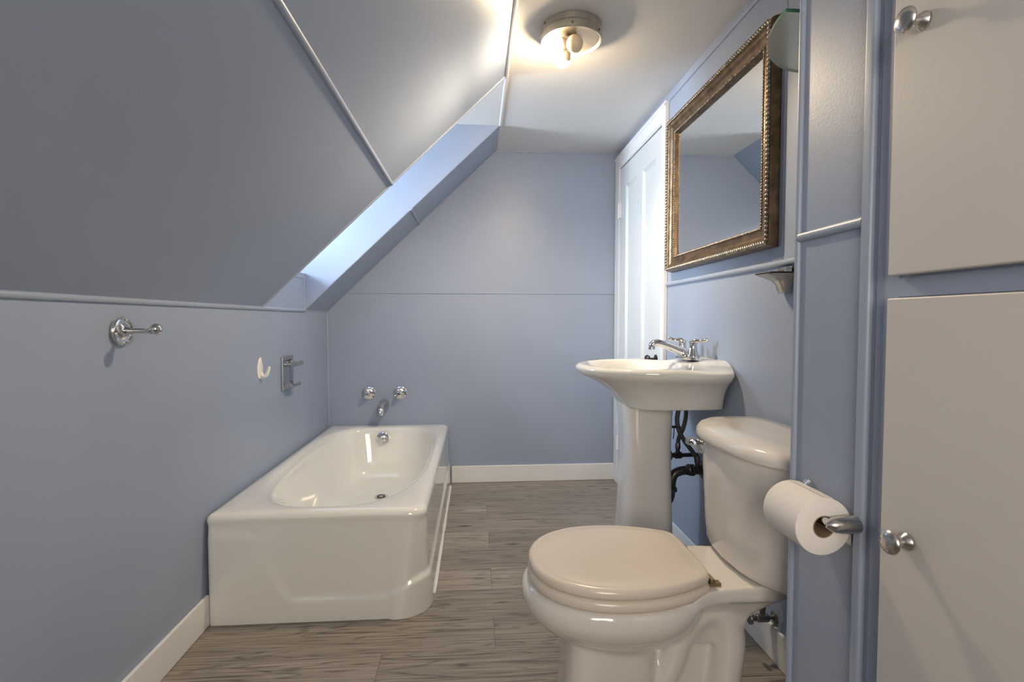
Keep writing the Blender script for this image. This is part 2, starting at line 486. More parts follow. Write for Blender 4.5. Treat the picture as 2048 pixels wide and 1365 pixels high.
T((L + 0.01, B, KZ + 0.004), (SX, B, CZ - 0.004), 0.010, 0.006, (0, -1, 0))
T((SX, B, CZ - 0.004), (R, B, CZ - 0.004), 0.012, 0.006, (0, -1, 0))
T((L + (MZ - KZ) / SL, B, MZ), (R, B, MZ), 0.009, 0.004, (0, -1, 0))
T((R, 2.36, MZ), (R, PE, MZ), 0.019, 0.010, (-1, 0, 0))
T((R, F0, CZ - 0.03), (R, B, CZ - 0.03), 0.019, 0.008, (-1, 0, 0))
T((R, B - 0.006, 0.11), (R, B - 0.006, CZ - 0.04), 0.010, 0.006, (-1, 0, 0))
T((PX, PE - 0.006, 0), (PX, PE - 0.006, CZ), 0.013, 0.008, (-1, 0, 0))
T((PX, PE - 0.012, MZ), (PX, PN, MZ), 0.018, 0.010, (-1, 0, 0))
struct(box('trim_%d' % k[0], PX - 0.011, PX + 0.002, PN - 0.022, PN, 0, CZ, M_trimp, bevel=0.005, seg=3)); k[0] += 1
T((R, 1.475, MZ + 0.01), (R, 1.475, CZ - 0.04), 0.05, 0.003, (-1, 0, 0))

# ------- baseboards
def bboard(name, x0, x1, y0, y1):
    struct(box(name, x0, x1, y0, y1, 0, 0.106, M_white, bevel=0.004))
bboard('baseboard_left', L, L + 0.012, F0, 1.752)
bboard('baseboard_back', -0.155, R, B - 0.013, B)
bboard('baseboard_right', R - 0.012, R, PE, 2.352)

# ------- door_1 on the right wall beside the back corner
dr = bpy.data.objects.new('door_1', None); dr.location = (R, 2.75, 0); COL.objects.link(dr); struct(dr)
bm = bmesh.new()
bx(bm, R - 0.02, R, 3.118, 3.212, 0, 2.03); bx(bm, R - 0.02, R, 2.358, 2.402, 0, 2.03); bx(bm, R - 0.0201, R, 2.402, 3.118, 1.935, 2.03)
finish('door_casing', bm, M_white, dr, bevel=0.003)
bar('casing_bead', (R - 0.02, 2.358, 2.012), (R - 0.02, 3.212, 2.012), 0.014, 0.006, (-1, 0, 0), M_white, dr)
bar('casing_bead', (R - 0.02, 2.404, 1.945), (R - 0.02, 3.116, 1.945), 0.012, 0.005, (-1, 0, 0), M_white, dr)
def door_slab():
    bm = bmesh.new(); y0, y1, z0, z1 = 2.408, 3.112, 0.012, 1.928
    ys = [y0, 2.49, 2.70, 2.79, 3.0, y1]; zs_ = [z0, 0.23, 1.812, z1]
    xf = R - 0.014
    for i in range(5):
        for j in range(3):
            a0, a1, b0, b1 = ys[i], ys[i + 1], zs_[j], zs_[j + 1]
            if i in (1, 3) and j == 1:
                rings = []
                for ins, dep in ((0, 0), (0.004, 0.0), (0.010, 0.006), (0.016, 0.004), (0.022, 0.010)):
                    rings.append([(xf + dep, a0 + ins, b0 + ins), (xf + dep, a1 - ins, b0 + ins), (xf + dep, a1 - ins, b1 - ins), (xf + dep, a0 + ins, b1 - ins)])
                loft(bm, rings, cap0=False, cap1=True)
            else:
                bm.faces.new([bm.verts.new(p) for p in ((xf, a0, b0), (xf, a1, b0), (xf, a1, b1), (xf, a0, b1))])
    bmesh.ops.remove_doubles(bm, verts=bm.verts, dist=1e-5)
    ed = [e for e in bm.edges if e.is_boundary]
    g = bmesh.ops.extrude_edge_only(bm, edges=ed)
    for v in [v for v in g['geom'] if isinstance(v, bmesh.types.BMVert)]: v.co.x = R - 0.001
    return finish('door_slab', bm, M_door, dr, smooth=False)
door_slab()
for hz in (1.68, 0.26):
    bm = bmesh.new()
    bx(bm, R - 0.022, R - 0.013, 3.092, 3.116, hz - 0.042, hz + 0.042)
    lathe(bm, [(0.006, -0.045), (0.006, 0.045)], (R - 0.024, 3.115, hz), (0, 0, 1), 12)
    finish('hinge', bm, M_white, dr)
bm = bmesh.new()
lathe(bm, [(0.025, 0), (0.025, 0.004), (0.010, 0.008), (0.010, 0.03), (0.020, 0.034), (0.024, 0.044), (0.020, 0.052), (0.01, 0.056)], (R - 0.014, 2.462, 0.826), (-1, 0, 0), 24)
finish('door_knob', bm, M_black, dr)

# ================================================================== BATHTUB
def rr_radius(th, b, rad):
    """distance along direction th from the centre of a rounded rectangle; b=(x-,x+,y-,y+), rad(qx,qy)"""
    c, s = math.cos(th), math.sin(th)
    hx = b[1] if c >= 0 else b[0]; hy = b[3] if s >= 0 else b[2]; r = rad(c >= 0, s >= 0)
    lo, hi = 0.0, 3.0
    for _ in range(40):
        t = (lo + hi) / 2; x = abs(c) * t - hx + r; y = abs(s) * t - hy + r
        d = math.hypot(max(x, 0), max(y, 0)) + min(max(x, y), 0) - r
        if d > 0: hi = t
        else: lo = t
    return lo

def tub():
    t = thing('bathtub', (-0.53, 2.48, 0), 'white enamel alcove bathtub with an embossed apron along the blue wall', 'bathtub')
    bm = bmesh.new()
    cx, cy = -0.53, 2.48
    x0, x1, y0, y1 = L + 0.004, -0.172, 1.752, B - 0.003
    # directions chosen by walking the perimeter evenly
    N = 420; dirs = []
    bb = (cx - x0, x1 - cx, cy - y0, y1 - cy)
    pts = []
    for i in range(4000):
        th = 2 * PI * i / 4000; r = rr_radius(th, bb, lambda a, b: 0.05); pts.append((th, r * math.cos(th), r * math.sin(th)))
    tot = sum(math.hypot(pts[i][1] - pts[i - 1][1], pts[i][2] - pts[i - 1][2]) for i in range(4000)); acc = 0
    for i in range(4000):
        if acc >= tot * len(dirs) / N and len(dirs) < N: dirs.append(pts[i][0])
        acc += math.hypot(pts[i][1] - pts[i - 1][1], pts[i][2] - pts[i - 1][2])
    N = len(dirs)
    def outer(ins, z, relief=False, rf=0.055, rb=0.045):
        """one ring of the outside; relief adds the embossed band, pushed out to the front and the room side only"""
        ring = []
        rf_ = rf + (0.055 * (1 - z / 0.34) ** 1.3 if z < 0.34 else 0)
        def pt(th, i2):
            b = (bb[0] - ins, bb[1] - i2, bb[2] - i2, bb[3] - ins)
            r = rr_radius(th, b, lambda a, s: max(0.006, ((rf_ if not s else rb) if a else 0.012) - i2 * 0.6))
            return cx + r * math.cos(th), cy + r * math.sin(th)
        for th in dirs:
            x, y = pt(th, ins)
            if relief: x, y = pt(th, ins - band(x, y, z))
            ring.append((x, y, z))
        return ring
    def band(x, y, z):
        # lower band of the apron stands proud; its edge climbs to the rim at the left
        zb = 0.078
        if x < -0.60:
            u = (-0.640 - x) / 0.115
            zb = max(zb, 0.078 + 0.235 * sm(-0.25, 1.1, u) + (0.3 * sm(1.0, 1.25, u)))
        zb += 0.055 * max(sm(-0.34, -0.19, x), sm(1.78, 1.9, y))
        return 0.0095 * (1 - sm(zb - 0.011, zb + 0.011, z)) * (1 - sm(0.285, 0.33, z)) + (0.007 * (1 - z / 0.33) if x > -0.3 else 0)
    rings = []
    nz = 46
    for i in range(nz + 1):
        z = 0.001 + 0.327 * i / nz
        rings.append(outer(0.003, z, True))
    for ins, z in ((0.0028, 0.334), (0.0018, 0.340), (0.0004, 0.347), (0.0, 0.354), (0.003, 0.364), (0.010, 0.371), (0.020, 0.3755), (0.032, 0.377)):
        rings.append(outer(ins, z))
    def inner(a, b, c, d, z, n):
        """x from a to b, y from c to d"""
        ring = []; mx, my, hx, hy = (a + b) / 2, (c + d) / 2, (b - a) / 2, (d - c) / 2
        for th in dirs:
            # ray from the tub centre to the superellipse
            lo, hi = 0, 3; co, si = math.cos(th), math.sin(th)
            for _ in range(36):
                t = (lo + hi) / 2; x = cx + co * t; y = cy + si * t
                nn = n if y < my else n * 1.35
                v = abs((x - mx) / hx) ** nn + abs((y - my) / hy) ** nn
                if v > 1: hi = t
                else: lo = t
            ring.append((cx + co * lo, cy + si * lo, z))
        return ring
    prof = [(-0.862, -0.205, 1.790, 3.135, 0.3775, 2.9), (-0.853, -0.214, 1.802, 3.128, 0.375, 2.8), (-0.845, -0.222, 1.818, 3.120, 0.369, 2.75),
            (-0.838, -0.230, 1.845, 3.114, 0.358, 2.7), (-0.830, -0.240, 1.885, 3.108, 0.335, 2.7), (-0.815, -0.255, 1.955, 3.097, 0.28, 2.65),
            (-0.80, -0.270, 2.03, 3.085, 0.22, 2.6), (-0.782, -0.288, 2.10, 3.07, 0.16, 2.6), (-0.765, -0.305, 2.16, 3.05, 0.12, 2.6),
            (-0.74, -0.33, 2.22, 3.02, 0.088, 2.5), (-0.70, -0.37, 2.29, 2.97, 0.070, 2.4), (-0.64, -0.43, 2.36, 2.90, 0.062, 2.3)]
    for p in prof: rings.append(inner(*p))
    loft(bm, rings, cap0=False, cap1=True)
    finish('tub_body', bm, M_tub, t, angle=60)
    bm = bmesh.new(); rnd = random.Random(3)
    tube(bm, [(-0.1575 + 0.0015 * rnd.random(), 1.90 + i * 0.0885, 0.002) for i in range(15)], [0.0035 + 0.003 * rnd.random() for i in range(15)], 8)
    finish('caulk_line', bm, M_hook, t)
    # overflow plate with its lever
    bm = bmesh.new(); o = Vector((-0.555, 3.094, 0.318)); ax = Vector((0, -1, 0.12))
    lathe(bm, [(0.036, -0.01), (0.036, 0.003), (0.033, 0.006), (0.005, 0.010)], o, ax, 32)
    ov = finish('overflow_plate', bm, M_chrome, t)
    bm = bmesh.new(); tube(bm, [o + ax * 0.008, o + ax * 0.03 + Vector((0, 0, -0.006)), o + ax * 0.034 + Vector((0, 0, -0.016))], [0.005, 0.004, 0.003], 10)
    finish('trip_lever', bm, M_chrome, ov)
    for dx in (-0.022, 0.022):
        bm = bmesh.new(); lathe(bm, [(0.004, 0.004), (0.004, 0.009), (0.002, 0.010)], o + Vector((dx, 0, 0)), ax, 10)
        finish('screw', bm, M_satin, ov)
    bm = bmesh.new(); o = Vector((-0.515, 2.80, 0.0635))
    lathe(bm, [(0.035, -0.002), (0.035, 0.003), (0.031, 0.005), (0.028, 0.003), (0.004, 0.003)], o, (0, 0, 1), 32)
    dn = finish('drain', bm, M_satin, t)
    bm = bmesh.new()
    for a in range(8):
        th = a * PI / 4
        ball(bm, o + Vector((0.017 * math.cos(th), 0.017 * math.sin(th), 0.0035)), 0.0052, 8, 6, (1, 1, 0.3))
    finish('drain_holes', bm, M_dark, dn)
tub()

# tub valves and spout on the back wall
def valve(x, open_stem, label):
    t = thing('bath_valve', (x, B, 0.571), label, 'tap valve', None)
    bm = bmesh.new()
    lathe(bm, [(0.042, 0), (0.042, 0.003), (0.038, 0.007), (0.026, 0.010), (0.018, 0.012)], (x, B, 0.571), (0, -1, 0))
    finish('escutcheon', bm, M_chrome, t)
    bm = bmesh.new()
    lathe(bm, [(0.016, 0.01), (0.016, 0.040), (0.019, 0.042), (0.019, 0.052), (0.014, 0.056), (0.014, 0.066), (0.010, 0.068)], (x, B, 0.571), (0, -1, 0), 12)
    s = finish('valve_stem', bm, M_chrome, t, angle=25)
    bm = bmesh.new()
    if open_stem: lathe(bm, [(0.006, 0.0682), (0.006, 0.0688)], (x, B, 0.571), (0, -1, 0), 12)
    else: lathe(bm, [(0.003, 0.0682), (0.003, 0.0690)], (x, B, 0.571), (0, -1, 0), 12)
    finish('stem_bore', bm, M_dark, s)
valve(-0.661, False, 'left one of the two bare chrome tub valves on the back wall')
valve(-0.470, True, 'right one of the two bare chrome tub valves, with a dark open stem')
sp = thing('bath_spout', (-0.568, B, 0.50), 'chrome tub spout pointing down between the two valves', 'spout')
bm = bmesh.new()
tube(bm, [(-0.568, B, 0.497), (-0.568, B - 0.03, 0.497), (-0.568, B - 0.075, 0.492), (-0.568, B - 0.115, 0.480), (-0.568, B - 0.130, 0.458)], [0.036, 0.034, 0.031, 0.027, 0.020], 20, sx=0.9)
finish('spout_body', bm, M_satin, sp)
bm = bmesh.new(); lathe(bm, [(0.020, 0), (0.021, 0.014), (0.015, 0.014)], (-0.568, B - 0.127, 0.466), (0, -0.25, -1), 20)
finish('spout_outlet', bm, M_chrome, sp)

# ================================================================== LEFT WALL FITTINGS
t = thing('robe_hook', (L, 1.377, 0.992), 'chrome robe hook with a round stepped plate on the left wall', 'hook')
bm = bmesh.new()
lathe(bm, [(0.037, 0), (0.038, 0.006), (0.036, 0.011), (0.031, 0.0125), (0.028, 0.0085), (0.021, 0.008), (0.017, 0.013), (0.012, 0.015)], (L, 1.377, 0.992), (1, 0, 0), 40)
finish('wall_plate', bm, M_chrome, t)
bm = bmesh.new()
tube(bm, [(L + 0.012, 1.377, 0.992), (L + 0.030, 1.377, 0.993), (L + 0.060, 1.377, 0.993), (L + 0.078, 1.377, 0.995)], [0.0125, 0.0075, 0.007, 0.011], 16)
ball(bm, (L + 0.088, 1.377, 0.997), 0.0145, 20, 12)
finish('hook_arm', bm, M_chrome, t)

t = thing('adhesive_hook', (L, 2.222, 0.80), 'small white plastic adhesive hook on the left wall above the tub', 'hook')
bm = bmesh.new()
rings = []
for i in range(13):
    u = i / 12; z = 0.772 + 0.092 * u; w = 0.030 * math.sqrt(max(0.001, 1 - (2 * u - 1) ** 2)) * (1.1 - 0.3 * u)
    rings.append([(L + 0.0005, 2.222 - w, z), (L + 0.004, 2.222 - w * 0.6, z), (L + 0.006, 2.222, z), (L + 0.004, 2.222 + w * 0.6, z), (L + 0.0005, 2.222 + w, z)])
loft(bm, rings)
finish('hook_base', bm, M_hook, t)
bm = bmesh.new()
tube(bm, [(L + 0.004, 2.222, 0.800), (L + 0.012, 2.222, 0.785), (L + 0.026, 2.222, 0.790), (L + 0.036, 2.222, 0.815), (L + 0.037, 2.222, 0.826)], [0.007, 0.008, 0.0075, 0.006, 0.004], 12)
finish('hook_arm', bm, M_hook, t)

# chrome soap / grab plate
t = thing('soap_holder', (L, 2.52, 0.77), 'rectangular chrome recessed soap holder with grab bar on the left wall', 'soap holder')
def rect_ring(x, y0, y1, z0, z1): return [(x, y0, z0), (x, y1, z0), (x, y1, z1), (x, y0, z1)]
bm = bmesh.new()
Y0, Y1, Z0, Z1 = 2.448, 2.592, 0.690, 0.850
rings = [rect_ring(L, Y0, Y1, Z0, Z1), rect_ring(L + 0.007, Y0, Y1, Z0, Z1), rect_ring(L + 0.010, Y0 + 0.005, Y1 - 0.005, Z0 + 0.005, Z1 - 0.005), rect_ring(L + 0.010, Y0 + 0.018, Y1 - 0.018, Z0 + 0.018, Z1 - 0.018),
         rect_ring(L + 0.003, Y0 + 0.026, Y1 - 0.026, Z0 + 0.026, Z1 - 0.026), rect_ring(L + 0.0015, Y0 + 0.05, Y1 - 0.05, Z0 + 0.05, Z1 - 0.05)]
loft(bm, rings)
finish('wall_plate', bm, M_chromed, t, angle=20)
bm = bmesh.new()
for yy in (2.478, 2.562):
    tube(bm, [(L + 0.008, yy, 0.812), (L + 0.03, yy, 0.812), (L + 0.052, yy, 0.812)], [0.009, 0.008, 0.008], 12)
tube(bm, [(L + 0.052, 2.462, 0.812), (L + 0.052, 2.578, 0.812)], 0.0115, 14, smooth=False)
finish('grab_bar', bm, M_chromed, t)
bm = bmesh.new()
bx(bm, L + 0.004, L + 0.052, 2.470, 2.570, 0.706, 0.711); bx(bm, L + 0.047, L + 0.052, 2.470, 2.570, 0.711, 0.722)
finish('soap_tray', bm, M_chromed, t, bevel=0.002)

# ================================================================== CEILING LIGHT
lx, ly = LAMP
t = thing('ceiling_light', (lx, ly, CZ), 'round metal flush ceiling light with three bare bulbs and no shade', 'ceiling light')
bm = bmesh.new()
lathe(bm, [(0.106, 0), (0.109, 0.002), (0.109, 0.022), (0.1055, 0.024), (0.1055, 0.028), (0.109, 0.030), (0.109, 0.050), (0.107, 0.052), (0.104, 0.050), (0.100, 0.040), (0.060, 0.030), (0.010, 0.028)], (lx, ly, CZ), (0, 0, -1), 64)
pan = finish('lamp_pan', bm, M_pan, t, angle=30)
for a in (205, 262, 320, 30, 90, 150):
    bm = bmesh.new()
    th = math.radians(a); d = Vector((math.cos(th), math.sin(th), 0))
    lathe(bm, [(0.0045, -0.002), (0.0045, 0.003), (0.003, 0.0045)], Vector((lx, ly, CZ - 0.012 if a % 2 else CZ - 0.040)) + d * 0.109, d, 10)
    finish('screw', bm, M_brass, pan)
def bulb(d, lit, gm=None, start=0.012, zoff=-0.042, bl=1.0, sock=0.040):
    d = Vector(d).normalized(); o = Vector((lx, ly, CZ + zoff)) + Vector((d.x, d.y, 0)) * start
    bm = bmesh.new(); lathe(bm, [(0.014, -0.006), (0.0195, 0), (0.0195, 0.026), (0.0175, 0.028), (0.0175, sock)], o, d, 24)
    finish('lamp_socket', bm, M_socket, t)
    bm = bmesh.new()
    lathe(bm, [(0.0135, sock - 0.004), (0.0145, sock + 0.004), (0.0275, sock + 0.032)], o, d, 24)
    nk = finish('bulb', bm, M_socket, t)
    bm = bmesh.new(); h = sock + 0.032
    prof = [(0.0275, h)] + [(0.0300 * math.cos(a), h + 0.010 + 0.029 * math.sin(a)) for a in [i * PI / 2 / 9 for i in range(10)]]
    lathe(bm, prof, o, d, 28)
    g = finish('bulb_globe', bm, (gm or M_bulb) if lit else M_bulboff, nk)
    g['label'] = 'glowing white bulb globe' if lit else 'unlit peach bulb globe'
bulb((-0.36, 0.66, -0.62), True, start=-0.006, sock=0.030)
ld = bpy.data.lights.new('bulb_light', 'SPOT'); ld.energy = LAMP_WATTS; ld.color = (1.0, 0.785, 0.53)
ld.spot_size = math.radians(172); ld.spot_blend = 0.55; ld.shadow_soft_size = 0.028
lo_ = bpy.data.objects.new('bulb_light', ld); lo_.location = (lx - 0.036, ly + 0.068, CZ - 0.150)
lo_.rotation_euler = (math.radians(0), math.radians(8), 0); COL.objects.link(lo_)
bulb((-0.90, -0.25, -0.35), True, M_bulb2, start=-0.012, sock=0.030)
bulb((0.16, -0.90, -0.42), False, start=-0.034, sock=0.030)

# ================================================================== MIRROR
def mirror():
    y0, y1, z0, z1 = 1.470, 2.300, 1.235, 1.905
    t = thing('wall_mirror', (R, (y0 + y1) / 2, z0), 'wall mirror in a dark gold frame with rope edging, hanging on the right wall', 'mirror')
    def rr(u, h): return [(R - h, y0 + u, z0 + u), (R - h, y1 - u, z0 + u), (R - h, y1 - u, z1 - u), (R - h, y0 + u, z1 - u)]
    prof = [(0.000, 0.001), (0.0, 0.008), (0.003, 0.022), (0.006, 0.030), (0.012, 0.034), (0.020, 0.034), (0.0235, 0.031), (0.027, 0.030), (0.034, 0.0245), (0.042, 0.0205), (0.050, 0.019), (0.056, 0.0195), (0.060, 0.021), (0.066, 0.020), (0.069, 0.012), (0.070, 0.006)]
    bm = bmesh.new(); loft(bm, [rr(u, h) for u, h in prof], cap0=False, cap1=False)
    finish('mirror_frame', bm, M_gold, t, angle=25)
    def beads(name, u, h, step, r, twist):
        bm = bmesh.new(); c = [(y0 + u, z0 + u), (y1 - u, z0 + u), (y1 - u, z1 - u), (y0 + u, z1 - u)]
        for i in range(4):
            a = Vector((0, *c[i])); b = Vector((0, *c[(i + 1) % 4])); d = b - a; n = max(1, round(d.length / step)); d = d / n
            dn = d.normalized(); ang = math.atan2(dn.z, dn.y)
            rot = Matrix.Rotation(ang, 3, 'X') @ Matrix.Rotation(twist, 3, 'X')
            for q in range(n):
                p = a + d * (q + 0.5)
                ball(bm, (R - h, p.y, p.z), r, 7, 5, (0.75, 1.35, 0.72), rot)
        return finish(name, bm, M_bead, t, angle=80)
    beads('outer_beading', 0.0130, 0.0355, 0.0132, 0.0082, 0.75)
    beads('inner_beading', 0.0635, 0.0215, 0.0092, 0.0047, 0.6)
    bm = bmesh.new()
    loft(bm, [rr(0.066, 0.0085), rr(0.069, 0.0085), rr(0.086, 0.0108)], cap0=False, cap1=False)
    u, h = 0.086, 0.0108
    bm.faces.new([bm.verts.new(p) for p in rr(u, h)])
    bmesh.ops.remove_doubles(bm, verts=bm.verts, dist=1e-6)
    finish('mirror_glass', bm, M_mirror, t, smooth=False)
mirror()

# ================================================================== GLASS CORNER SHELF, TUMBLER HOLDER
t = thing('corner_shelf', (0.86, 1.13, 1.68), 'quarter-round greenish glass corner shelf high beside the mirror', 'shelf')
bm = bmesh.new()
cxs, cys, rx_, ry_ = R - 0.002, 1.119, 0.207, 0.266
pts = [(cxs, cys)] + [(cxs - rx_ * abs(math.cos(a)) ** 1.12, cys + ry_ * abs(math.sin(a)) ** 1.12) for a in [i * PI / 2 / 36 for i in range(37)]]
prism_z(bm, pts, 1.697, 1.705, 0, 1)
finish('glass_plate', bm, [M_shelf, M_edge], t, smooth=False)
for (hx, hy, ax) in ((R - 0.001, 1.17, (-1, 0, 0)), (R - 0.001, 1.30, (-1, 0, 0))):
    bm = bmesh.new(); lathe(bm, [(0.018, 0), (0.018, 0.004), (0.012, 0.010), (0.012, 0.026), (0.006, 0.028)], (hx, hy, 1.6785), ax, 20)
    finish('shelf_support', bm, M_hook, t)

t = thing('tumbler_holder', (R, 1.42, 1.13), 'small metal bracket tumbler holder on the right wall under the mirror', 'holder')
bm = bmesh.new()
rings = []
for z, w, d in ((1.096, 0.018, 0.020), (1.104, 0.020, 0.024), (1.120, 0.022, 0.028), (1.132, 0.028, 0.038), (1.141, 0.038, 0.056), (1.147, 0.044, 0.072), (1.150, 0.045, 0.078)):
    rings.append([(R, 1.425 - w, z), (R - d * 0.8, 1.425 - w, z), (R - d, 1.425 - w * 0.7, z), (R - d, 1.425 + w * 0.7, z), (R - d * 0.8, 1.425 + w, z), (R, 1.425 + w, z)])
loft(bm, rings)
finish('bracket', bm, M_ceramic, t, angle=50)
bm = bmesh.new(); bx(bm, R - 0.078, R, 1.380, 1.462, 1.1505, 1.1545)
finish('top_plate', bm, M_dark, t, bevel=0.0015)
bm = bmesh.new()
for yy in (1.405, 1.445): bx(bm, R - 0.022, R - 0.001, yy - 0.006, yy + 0.006, 1.1545, 1.168)
bx(bm, R - 0.006, R - 0.001, 1.399, 1.451, 1.1545, 1.172)
finish('mounting_clip', bm, M_satin, t, bevel=0.001)

# ================================================================== PEDESTAL SINK
SY = 1.945
def sink():
    t = thing('pedestal_sink', (0.64, SY, 0), 'white porcelain pedestal sink with a wide oval basin on the right wall', 'sink')
    N = 120
    def dring(xf, xb, hw, z, n=2.15, nb=9.0, xm=None, zf=None):
        """front half superellipse (exponent n), rear half nearly square (nb)"""
        xm = xm if xm is not None else xf + (xb - xf) * 0.62; r = []
        for i in range(N):
            a = 2 * PI * i / N; c, s = math.cos(a), math.sin(a)
            if c < 0: e = 2 / n; x = xm - (xm - xf) * abs(c) ** e; y = hw * math.copysign(abs(s) ** e, s)
            else: e = 2 / nb; x = xm + (xb - xm) * abs(c) ** e; y = hw * math.copysign(abs(s) ** e, s)
            zz = z if zf is None else z + zf(x, y)
            r.append((x, SY + y, zz))
        return r
    XB = R - 0.001
    def zf(x, y):   # the ledge behind the basin is raised in the middle and dips at the corners
        return 0.022 * sm(0.72, 0.80, x) * (1 - sm(0.15, 0.262, abs(y)) * 1.4)
    rings = []
    def zmix(f): return lambda x, y: zf(x, y) * f
    # underside, bottom to rim
    for u, z in ((0, 0.699), (0.018, 0.6992), (0.022, 0.7005)):
        rings.append(dring(0.575 - u, XB, 0.160 + u, z, 3.0, xm=0.70))
    for xf, hw, z, n in ((0.551, 0.184, 0.704, 2.9), (0.542, 0.188, 0.716, 2.8), (0.524, 0.195, 0.737, 2.6), (0.498, 0.207, 0.760, 2.5), (0.466, 0.224, 0.782, 2.35), (0.430, 0.245, 0.801, 2.2), (0.402, 0.262, 0.813, 2.15), (0.388, 0.270, 0.823, 2.1)):
        xm = 0.70
        rings.append(dring(xf, XB, hw, z, n, xm=xm, zf=zmix(0.3 * sm(0.70, 0.82, z))))
    for xf, hw, z, f in ((0.382, 0.2745, 0.834, 0.6), (0.385, 0.2725, 0.843, 0.85), (0.393, 0.267, 0.849, 1.0), (0.405, 0.258, 0.852, 1.0)):
        rings.append(dring(xf, XB, hw, z, 2.1, xm=0.70, zf=zmix(f)))
    # rim to basin opening
    def oval(x0, x1, hw, z, n=2.3, f=None):
        r = []; mx = (x0 + x1) / 2; hx = (x1 - x0) / 2
        for i in range(N):
            a = 2 * PI * i / N; c, s = math.cos(a), math.sin(a); e = 2 / n
            x = mx + hx * math.copysign(abs(c) ** e, c); y = hw * math.copysign(abs(s) ** e, s)
            r.append((x, SY + y, z + (f(x, y) if f else 0)))
        return r
    rings.append(oval(0.425, 0.770, 0.228, 0.8515, 2.3, zmix(0.25)))
    for x0, x1, hw, z in ((0.437, 0.760, 0.219, 0.848), (0.446, 0.752, 0.211, 0.840), (0.456, 0.745, 0.202, 0.825), (0.470, 0.735, 0.188, 0.797), (0.490, 0.720, 0.166, 0.768), (0.518, 0.70, 0.135, 0.745), (0.550, 0.67, 0.09, 0.731), (0.585, 0.64, 0.04, 0.726)):
        rings.append(oval(x0, x1, hw, z))
    bm = bmesh.new(); loft(bm, rings)
    ba = finish('basin', bm, M_sink, t, angle=75)
    bm = bmesh.new(); ball(bm, (0.7395, SY, 0.815), 0.013, 14, 8, (0.25, 1.3, 0.62))
    finish('overflow_hole', bm, M_dark, ba)
    bm = bmesh.new(); lathe(bm, [(0.024, 0.0), (0.024, 0.002), (0.018, 0.003), (0.004, 0.002)], (0.612, SY, 0.7268), (0, 0, 1))
    finish('sink_drain', bm, M_chrome, ba)
    # pedestal
    rings = []
    for z, hx, hy, dx in ((0.0, 0.128, 0.115, -0.008), (0.02, 0.128, 0.115, -0.008), (0.04, 0.120, 0.108, -0.006), (0.10, 0.112, 0.100, -0.004), (0.22, 0.102, 0.092, 0), (0.40, 0.094, 0.087, 0.002), (0.55, 0.092, 0.087, 0.002), (0.66, 0.096, 0.090, 0.001), (0.701, 0.099, 0.094, 0)):
        r = []
        for i in range(120):
            a = 2 * PI * i / 120; c, s = math.cos(a), math.sin(a); e = 2 / 3.4
            px, py = hx * math.copysign(abs(c) ** e, c), hy * math.copysign(abs(s) ** e, s)
            if px > 0 and abs(py) < 0.058: px = -0.02 + 0.03 * (abs(py) / 0.058)   # open back of the pedestal
            r.append((0.648 + dx + px, SY + py, z))
        rings.append(r)
    bm = bmesh.new(); loft(bm, rings)
    finish('pedestal', bm, M_sink, t, angle=70)
sink()

# faucet
t = thing('sink_faucet', (0.81, SY, 0.872), 'chrome two-handle faucet standing on the sink ledge', 'faucet')
fz = 0.8735
bm = bmesh.new()
rings = []
for z, ins in ((fz - 0.004, 0), (fz + 0.006, 0), (fz + 0.010, 0.004), (fz + 0.011, 0.012)):
    r = []
    for i in range(48):
        a = 2 * PI * i / 48; e = 2 / 3.0; c, s = math.cos(a), math.sin(a)
        r.append((0.815 + (0.028 - ins) * math.copysign(abs(c) ** e, c), SY + (0.076 - ins) * math.copysign(abs(s) ** e, s), z))
    rings.append(r)
loft(bm, rings); finish('base_plate', bm, M_chrome, t)
bm = bmesh.new()
tube(bm, [(0.826, SY, fz + 0.002), (0.806, SY, fz + 0.016), (0.775, SY, fz + 0.032), (0.740, SY, fz + 0.046), (0.708, SY, fz + 0.056), (0.690, SY, fz + 0.058), (0.679, SY, fz + 0.052), (0.676, SY, fz + 0.042)], [0.022, 0.0205, 0.0175, 0.0155, 0.0142, 0.0140, 0.0130, 0.0120], 20, sx=1.1)
finish('spout', bm, M_chrome, t)
bm = bmesh.new(); lathe(bm, [(0.012, 0), (0.0125, 0.010), (0.010, 0.012)], (0.676, SY, fz + 0.043), (0, 0, -1), 20)
finish('aerator', bm, M_chrome, t)
for sgn in (-1, 1):
    hy = SY + sgn * 0.051
    bm = bmesh.new()
    lathe(bm, [(0.0245, 0.004), (0.0245, 0.012), (0.021, 0.018), (0.016, 0.034), (0.0125, 0.050), (0.0135, 0.054), (0.0135, 0.060), (0.008, 0.066)], (0.818, hy, fz), (0, 0, 1), 24)
    hb = finish('handle_base', bm, M_chrome, t)
    bm = bmesh.new()
    dx, dy = (0.72, -0.69) if sgn < 0 else (-0.95, 0.3)
    P = lambda s, z: (0.818 + dx * s, hy + dy * s, fz + z)
    tube(bm, [P(-0.012, 0.060), P(0.006, 0.066), P(0.028, 0.067), P(0.046, 0.070), P(0.056, 0.073)], [0.0085, 0.0095, 0.0065, 0.0080, 0.0045], 16, sx=1.0)
    finish('lever', bm, M_chrome, hb)
bm = bmesh.new(); lathe(bm, [(0.003, 0.0), (0.003, 0.030), (0.0065, 0.034), (0.0065, 0.040), (0.003, 0.043)], (0.842, SY, fz + 0.006), (0, 0, 1), 12)
finish('lift_rod', bm, M_chrome, t)

